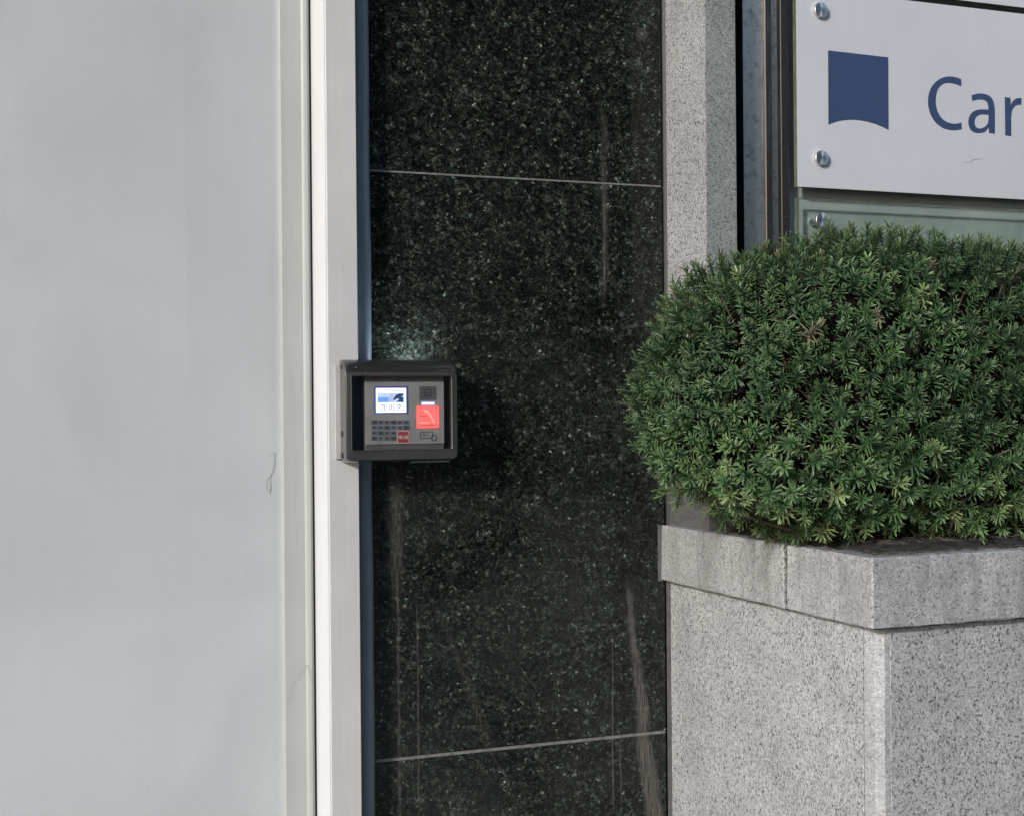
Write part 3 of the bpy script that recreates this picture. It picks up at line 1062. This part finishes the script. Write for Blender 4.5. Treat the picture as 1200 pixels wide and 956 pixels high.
def px_ring(x0, y0, x1, y1, w):
    return [[(x0, y0), (x1, y0), (x1, y1), (x0, y1)], [(x0 + w, y0 + w), (x1 - w, y0 + w), (x1 - w, y1 - w), (x0 + w, y1 - w)]]


outline('icon', px_ring(496.8, 456.8, 505.6, 464.6, 1.0), Yi, ink, iconp)
for tri in ([(500, 455), (501.2, 453.6), (502.4, 455)], [(500, 466), (502.4, 466), (501.2, 467.6)], [(495, 459.5), (495, 462), (493.4, 460.7)], [(507.4, 459.5), (509, 460.7), (507.4, 462)],
            [(499.2, 459), (501, 459), (501, 462.5), (499.2, 462.5)]):
    outline('icon', [tri], Yi, ink, iconp)
pad('status_led', 493.9, 471.3, 509.2, 474.2, emit('blue_white_led', (.36, .40, 1.0), 2.2), face, .0009)
redp = pad('card_pad', 488.2, 475.4, 514.6, 501.4, emit('red_lit_pad', (1.0, .135, .125), .95, (.3, .05, .05)), face, .0011, r=.0016)
Yr = YQ - .00125
pink = emit('pink_print', (1.0, .33, .29), 1.0)
dred = emit('deep_red_print', (.62, .055, .06), 1.0)
outline('pad_print', [[(497, 480), (501, 480.6), (505, 485), (508, 491), (510, 495.6), (507.5, 495.6), (505, 490), (501.5, 484.5), (497, 482.5)]], Yr, pink, redp)
outline('pad_print', [[(492, 494.2), (504, 494.2), (504, 495.8), (492, 495.8)]], Yr, pink, redp)
outline('pad_print', [[(492, 497.2), (509, 497.2), (509, 498.2), (492, 498.2)]], Yr, dred, redp)
outline('pad_print', [[(491.5, 487), (500, 487), (500, 488), (491.5, 488)]], Yr, dred, redp)
# keys: four rows
keyp = plain('grey_key', (.13, .135, .155), .5)
keyd = plain('dark_key', (.075, .078, .088), .5)
for r_i, (y0, y1) in enumerate(((492.2, 497.0), (498.4, 503.2), (504.8, 509.6), (510.9, 515.7))):
    for c_i in range(6):
        a = 435.4 + c_i * 7.5
        if r_i >= 2 and a > 464: continue
        k = pad('key', a, y0, a + 6.7, y1, keyp if (r_i + c_i) % 3 else keyd, face, .0007, r=.0004)
        outline('key_print', [[(a + 1.8, y0 + 1.2), (a + 4.6, y0 + 1.2), (a + 4.6, y1 - 1.4), (a + 1.8, y1 - 1.4)]], YQ - .0008, ink, k)
wtag = pad('sticker', 465.2, 504.2, 479.9, 519.3, plain('pale_pink_sticker', (.55, .36, .35), .5), face, .0010, r=.0006)
outline('sticker_print', [[(466.4, 505.4), (478.7, 505.4), (478.7, 518.1), (466.4, 518.1)]], YQ - .0011, plain('red_sticker', (.36, .045, .055), .5), wtag)
text('sticker_text', '\uc5d0\uc2a4\uc6d0', 472.5, 511.8, 4.4, YQ - .0012, plain('white_print', (.75, .7, .7), .5), wtag, bold=.015, width_px=10.5)
cardo = outline('card_symbol', px_ring(492.2, 505.4, 507.6, 513.6, .8), YQ - .0002, ink, face)
text('card_symbol', '\uce74\ub4dc', 499.0, 509.5, 4.6, YQ - .0002, ink, face, width_px=9.5)
ring_o = [(508.6 + 3.6 * math.cos(a), 512.6 + 4.0 * math.sin(a)) for a in np.linspace(0, 2 * math.pi, 18, endpoint=False)]
ring_i = [(508.6 + 2.6 * math.cos(a), 512.6 + 3.0 * math.sin(a)) for a in np.linspace(0, 2 * math.pi, 18, endpoint=False)]
outline('card_symbol', [ring_o, ring_i], YQ - .0004, ink, face)
outline('logo_print', [[(436.2, 440.8), (446.5, 440.8), (445.5, 442.5), (441, 442.6), (441, 445.8), (436.2, 445.8)]], YT - .0002, plain('dull_red_print', (.16, .02, .022), .5), dev)


def mat_pane():
    t = NT('smoky_cover_pane')
    tr = t.n('ShaderNodeBsdfTransparent'); tr.inputs[0].default_value = (.92, .93, .93, 1)
    gl = t.n('ShaderNodeBsdfGlossy'); gl.inputs['Roughness'].default_value = .03
    lw = t.n('ShaderNodeLayerWeight')
    mx = t.n('ShaderNodeMixShader')
    t.l(t.math('ADD', .055, t.math('MULTIPLY', t.math('POWER', lw.outputs['Facing'], 5), .9)), mx.inputs[0]); t.l(tr.outputs[0], mx.inputs[1]); t.l(gl.outputs[0], mx.inputs[2])
    t.l(mx.outputs[0], t.out.inputs[0])
    return t.m


box('window_pane', (wx0 + .0004, YF + .004, wz0 + .0004), (wx1 - .0004, YF + .0058, wz1 - .0004), mat_pane(), dev)
# bottom catch strip that shines below the cover
box('catch_strip', (at(480, 540, 2.28).x, 2.274, cz0 - .0022), (cx1 - .012, 2.284, cz0 - .0003), plain('pale_metal_strip', (.5, .52, .5), .3, 1.0), dev)
# lamp behind the cover that washes up the stone
lp = (at(468, 420, 2.325).x, at(497, 420, 2.325).x)
box('wash_lamp', (lp[0], 2.318, cz1 - .0058), (lp[1], 2.330, cz1 - .0030), emit('cool_lamp', (.84, .90, 1.0), 85.0), dev)


# ------------------------------------------------------------------ clipped yew
def mat_needle():
    t = NT('yew_needles')
    at_ = t.n('ShaderNodeAttribute', attribute_name='tint')
    geo = t.n('ShaderNodeNewGeometry')
    oi = t.sep(at_.outputs['Color'])
    top = t.ramp(oi[0], [(0, (.007, .027, .011)), (.45, (.025, .076, .026)), (.75, (.070, .140, .048)), (.93, (.15, .20, .080)), (.965, (.14, .14, .075)), (1.0, (.15, .13, .085))])
    under = t.mix(.55, top, (.13, .16, .075))
    c = t.mix(geo.outputs['Backfacing'], top, under)
    c = t.mix(t.math('MULTIPLY', oi[2], .50), c, t.mix(.5, c, (.30, .39, .17)))  # sun highlights on the needles put into paler tips
    c = t.mix(1, c, t.ramp(oi[1], [(0, .70), (1, 1.35)]), 'MULTIPLY')
    t.set(color=c, rough=.42, spec=.38)
    tl = t.n('ShaderNodeBsdfTranslucent'); t.l(c, tl.inputs[0])
    mx = t.n('ShaderNodeMixShader'); mx.inputs[0].default_value = .15
    t.l(t.b.outputs[0], mx.inputs[1]); t.l(tl.outputs[0], mx.inputs[2]); t.l(mx.outputs[0], t.out.inputs[0])
    return t.m


M['needle'] = mat_needle()
M['bark'] = plain('red_brown_bark', (.075, .052, .040), .85, var=.35, scale=120)


def sprig_template(seed, nn=28, length=.046, spread=1.0, nl=.0178):
    """one leafy shoot along +Z; returns verts, faces, per-vertex random"""
    r = np.random.default_rng(seed)
    V, Fc, T = [], [], []
    k0 = 0
    bend = r.normal(0, .10, 2)
    for k in range(nn):
        t = (k + .5) / nn
        az = k * 2.399963 + r.normal(0, .25)
        tilt = math.radians((84 - 62 * t ** 2.2) * spread) + r.normal(0, .13)
        L = nl * (1.0 - .30 * t ** 3) * (.72 + .28 * min(1, t * 4)) * r.uniform(.82, 1.12)
        base = np.array([bend[0] * t * t * length, bend[1] * t * t * length, length * (.05 + .95 * t)])
        rad = np.array([math.cos(az), math.sin(az), 0]); up = np.array([0, 0, 1.])
        d = rad * math.sin(tilt) + up * math.cos(tilt)
        nrm = -rad * math.cos(tilt) + up * math.sin(tilt)      # upper side of the needle
        side = np.cross(d, nrm)
        w = .00120 * r.uniform(.85, 1.15)
        sag = r.uniform(.02, .16)
        rows = [(.0, .35, 0), (.16, 1.0, .02), (.78, .92, .7)]
        pts = []
        for s, ww, sg in rows:
            c = base + d * L * s - nrm * sag * L * sg * .5
            pts += [c - side * w * ww, c - nrm * w * .35, c + side * w * ww]
        pts.append(base + d * L - nrm * sag * L)
        V += pts
        b = k0
        for a in (0, 3):
            Fc += [(b + a, b + a + 1, b + a + 4, b + a + 3), (b + a + 1, b + a + 2, b + a + 5, b + a + 4)]
        Fc += [(b + 6, b + 7, b + 9), (b + 7, b + 8, b + 9)]
        T += [(q_, e_) for q_ in [r.uniform(0, 1)] for e_ in (0, 0, 0, .1, .1, .1, .75, .75, .75, 1)]
        k0 += 10
    # stem
    m = len(V)
    for s in (0., 1.):
        for q in range(3):
            a = 2 * math.pi * q / 3
            V.append(np.array([.0011 * math.cos(a) + bend[0] * s * s * length, .0011 * math.sin(a) + bend[1] * s * s * length, length * s]))
    for q in range(3):
        Fc.append((m + q, m + (q + 1) % 3, m + 3 + (q + 1) % 3, m + 3 + q))
    T += [(.2, 0)] * 6
    return np.array(V), Fc, np.array(T)


BC = np.array([1.74, 1.975, 1.400])       # heart of the crown
AX = {'xl': .712, 'xr': .90, 'yf': .262, 'yb': .195, 'zu': .239, 'zd': .236}


def lump(d):
    x, y, z = d
    return (.030 * math.sin(7 * x + 3 * z + 1.0) * math.sin(6 * z - 4 * y + .6) + .022 * math.sin(15 * x + 2.0 + 5 * y) * math.sin(13 * z + 1.3)
            + .016 * math.sin(26 * y + 9 * x) * math.sin(24 * z - 11 * x))


def expo(dz):
    return 4.4 + 2.0 * math.tanh(dz * 3.5)


def hull(d):
    """distance from the crown's heart to its surface in direction d"""
    a = AX['xl'] if d[0] < 0 else AX['xr']
    b = AX['yf'] if d[1] < 0 else AX['yb']
    c = AX['zu'] if d[2] > 0 else AX['zd']
    e = expo(d[2])
    g = ((abs(d[0]) / a) ** 2.6 + (abs(d[1]) / b) ** 2.6) ** (e / 2.6)
    return (g + (abs(d[2]) / c) ** e) ** (-1 / e)


def surf(d):
    r = hull(d)
    p = BC + d * r
    return r * (1 + 1.4 * lump(p * 1.6))


def surf_normal(p):
    q = p - BC
    a = AX['xl'] if q[0] < 0 else AX['xr']
    b = AX['yf'] if q[1] < 0 else AX['yb']
    c = AX['zu'] if q[2] > 0 else AX['zd']
    e = expo(q[2] / (np.linalg.norm(q) + 1e-9))
    ux, uy, uz = abs(q[0]) / a, abs(q[1]) / b, abs(q[2]) / c
    h = (ux ** 2.6 + uy ** 2.6) + 1e-9
    hp = h ** (e / 2.6 - 1)
    g = np.array([np.sign(q[0]) * hp * ux ** 1.6 / a, np.sign(q[1]) * hp * uy ** 1.6 / b, np.sign(q[2]) * uz ** (e - 1) / c])
    return g / (np.linalg.norm(g) + 1e-9)


def swell(p):
    """the free end of the crown reaches further back, beside the column"""
    q = p.copy()
    w = min(1.0, max(0.0, (1.50 - p[0]) / .35))
    q[0] += w * 0.9 * max(0.0, p[2] - 1.40) ** 2              # the end leans back towards its top
    if p[1] > BC[1]:
        k = min(1.0, max(0.0, (1.26 - p[0]) / .08))
        q[1] = BC[1] + (p[1] - BC[1]) * (1 + .95 * k)
        q[0] += w * .55 * (q[1] - BC[1])
        if q[0] > 1.20: q[1] = min(q[1], 2.185)
    q[1] = min(q[1], 2.325)
    return q


# candidate points: uniform on the stretched hull, thinned to an even spacing
def scatter(n, depth, gap):
    cell = {}
    out = []
    for _ in range(n):
        d = rng.normal(size=3)
        d *= np.array([.8, .25, .24])
        d /= np.linalg.norm(d)
        r = surf(d)
        p = BC + d * r
        p = p - surf_normal(p) * depth * rng.uniform(.6, 1.4)
        p = swell(p)
        if p[0] > 2.15 and rng.random() < .6: continue
        if p[2] < ZC1 + .012 and p[0] > XP - .01: continue
        if p[2] < 1.258 + .06 * math.sin(p[1] * 20) * .3 and p[0] < XP - .005: continue
        key = tuple(np.floor(p / gap).astype(int))
        ok = True
        for i in (-1, 0, 1):
            for j in (-1, 0, 1):
                for k in (-1, 0, 1):
                    for q in cell.get((key[0] + i, key[1] + j, key[2] + k), ()):
                        if np.sum((q - p) ** 2) < gap * gap: ok = False
        if ok:
            cell.setdefault(key, []).append(p)
            out.append(p)
    return out


outer = scatter(44000, .006, .0184)
inner = scatter(16000, .032, .023)
print('SHOOTS', len(outer), len(inner))


def frame_of(axis, roll):
    z = axis / np.linalg.norm(axis)
    x = np.cross(z, [0.31, .77, .55]); x /= np.linalg.norm(x)
    y = np.cross(z, x)
    c, s = math.cos(roll), math.sin(roll)
    return np.stack([x * c + y * s, -x * s + y * c, z], axis=1)


shoots = []   # (position, rotation matrix, scale, tint, distance to camera)
for layer, pts_ in ((0, outer), (1, inner)):
    for p in pts_:
        nrm = surf_normal(p)
        ax = nrm * 1.0 + np.array([0, 0, .42]) + rng.normal(0, .28, 3)
        base_t = .40 + .22 * math.sin(p[0] * 11 + p[2] * 6) * math.sin(p[2] * 17 + p[1] * 9)
        t = base_t + rng.normal(0, .22)
        low = max(0.0, min(1.0, (1.40 - p[2]) / .20))
        t += .50 * low - .14                                   # low light put into the tint: lower shoots yellower, upper ones darker
        u = rng.random()
        if u < .006: t = 1.0
        if layer: t -= .2  # inner shoots darkened: shade in the gaps put into the tint
        t = min(max(t, 0), .92) if u >= .006 else t
        sc = rng.uniform(.66, 1.22)
        vis = np.linalg.norm(p - np.array([0, 0, CAM_H])) + (10 if (layer or p[0] > 1.60 or nrm[1] > .35) else 0)
        shoots.append((p, frame_of(ax, rng.uniform(0, 6.28)), sc, t, vis))

NT_ = 10
templates = [sprig_template(100 + k, nn=26 + (k % 4) * 2, length=.024 + .0035 * (k % 5), spread=.92 + .04 * (k % 4)) for k in range(NT_)]
shoots.sort(key=lambda s: s[4])
vis_n = [s for s in shoots if s[4] < 9]
step = max(1, len(vis_n) // 300)
single_idx = set(id(s) for s in vis_n[:300])

shrub = thing('yew_shrub', 'dense clipped green yew shrub spilling over the granite planter', 'shrub', (1.75, 1.97, ZC1))


def mesh_from(name, V, F, cols, mat):
    me = bpy.data.meshes.new(name)
    me.from_pydata([tuple(v) for v in V], [], F)
    ca = me.color_attributes.new('tint', 'FLOAT_COLOR', 'POINT')
    ca.data.foreach_set('color', np.asarray(cols, dtype=np.float32).ravel())
    me.materials.append(mat)
    return me


# the shoots nearest to the viewer, each a piece of its own
tint_levels = [.15, .30, .42, .55, .70, .84, .92, 1.0]
bank = {}
off = Vector(shrub.location)
for s in shoots:
    if id(s) not in single_idx: continue
    ti = 7 if s[3] >= 1.0 else int(np.argmin([abs(s[3] - q) for q in tint_levels[:7]]))
    vi = int(rng.integers(NT_))
    if (vi, ti) not in bank:
        V, Fc, T = templates[vi]
        cols = np.stack([np.full(len(V), tint_levels[ti]), T[:, 0], T[:, 1], np.ones(len(V))], axis=1)
        bank[vi, ti] = mesh_from('sprig', V, Fc, cols, M['needle'])
    o = bpy.data.objects.new('sprig', bank[vi, ti])
    COL.objects.link(o)
    o.parent = shrub
    Mx = Matrix(s[1].tolist()).to_4x4()
    o.location = Vector(s[0]) - off
    o.rotation_euler = Mx.to_euler()
    o.scale = (s[2],) * 3

# the rest in one mesh
VV, FF, CC = [], [], []
nv = 0
for s in shoots:
    if id(s) in single_idx: continue
    V, Fc, T = templates[int(rng.integers(NT_))]
    W = (V * s[2]) @ s[1].T + s[0]
    VV.append(W)
    FF += [tuple(i + nv for i in f) for f in Fc]
    CC.append(np.stack([np.full(len(V), s[3]), T[:, 0], T[:, 1], np.ones(len(V))], axis=1))
    nv += len(V)
me = mesh_from('foliage', np.concatenate(VV), FF, np.concatenate(CC), M['needle'])
fo = link('foliage', me, None, shrub)
fo['kind'] = 'stuff'

# stems from the soil to the shoots
bm = bmesh.new()
roots = [np.array([x, 1.97 + .04 * math.sin(x * 30), ZC1 - .01]) for x in (1.42, 1.70, 1.98, 2.26)]
pick = [outer[i] for i in rng.choice(len(outer), 260, replace=False)] + [p for p in outer if p[2] < 1.27 and p[1] < 1.9][:70]
for p in pick:
    rt = min(roots, key=lambda q: abs(q[0] - p[0]) + rng.uniform(0, .1))
    rt = rt + np.append(rng.normal(0, .02, 2), 0)
    mid = (rt + p) / 2 + np.array([0, 0, -.02 + rng.normal(0, .02)]) + rng.normal(0, .015, 3)
    mid[2] = max(mid[2], ZC1 + .02)
    q1 = (rt * .5 + mid * .5) + rng.normal(0, .008, 3); q2 = (p * .5 + mid * .5) + rng.normal(0, .010, 3)
    q1[2] = max(q1[2], ZC1 + .012)
    q2[2] = max(q2[2], ZC1 + .015)
    tube_bm(bm, [rt, q1, mid, q2, p], [.006, .0045, .0032, .0022, .0012], 5)
from_bm('branches', bm, M['bark'], shrub, smooth=60)['kind'] = 'stuff'
for rt in roots:
    bm = bmesh.new()
    tube_bm(bm, [rt - np.array([0, 0, .02]), rt + np.array([.01, 0, .06]), rt + np.array([-.01, .01, .13]), rt + np.array([.0, -.01, .2])], [.022, .017, .012, .006], 9)
    from_bm('trunk', bm, M['bark'], shrub, smooth=60)
# opaque dark core standing in for the shade inside the crown
bm = bmesh.new()
bmesh.ops.create_icosphere(bm, subdivisions=5, radius=1.0)
for v in bm.verts:
    d = np.array(v.co[:]); d /= np.linalg.norm(d)
    r = surf(d)
    p = BC + d * r
    p = p - surf_normal(p) * (.058 + .016 * math.sin(p[0] * 60) * math.sin(p[2] * 57 + p[1] * 49))
    p[2] = max(p[2], 1.255)
    p = swell(p)
    v.co = Vector(p)
t = NT('core_shade')
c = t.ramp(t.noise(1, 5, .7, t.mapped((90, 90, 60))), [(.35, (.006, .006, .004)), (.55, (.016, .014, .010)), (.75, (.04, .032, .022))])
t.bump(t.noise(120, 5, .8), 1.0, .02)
from_bm('dark_core', bm, t.set(color=c, rough=.95, spec=.1), shrub, smooth=60)

# fallen needles on soil and coping
bm = bmesh.new()
for i in range(420):
    if i < 300:
        x = random.uniform(XP + .02, 1.75); y = YPF + .012 + abs(random.gauss(0, .05))
    else:
        x = XP + .012 + abs(random.gauss(0, .06)); y = random.uniform(YPF + .02, 2.3)
    a = random.uniform(0, math.pi); L = random.uniform(.005, .011); w = .0008
    z = ZC1 + .0125 + random.uniform(0, .002) if min(x - XP, y - YPF) > .05 else ZC1 + .0015
    d = Vector((math.cos(a), math.sin(a), random.uniform(-.1, .25))); sd = Vector((-math.sin(a), math.cos(a), 0)) * w
    p = Vector((x, y, z))
    vs = [bm.verts.new(p - d * L), bm.verts.new(p + sd), bm.verts.new(p + d * L), bm.verts.new(p - sd), bm.verts.new(p + Vector((0, 0, w)))]
    for q in range(4):
        bm.faces.new((vs[q], vs[(q + 1) % 4], vs[4]))
tag(from_bm('fallen_needles', bm, plain('dry_needles', (.075, .062, .048), .8, var=.4, scale=200)), 'dry brown fallen needles lying on the soil and coping under the shrub', 'leaf litter', kind='stuff')
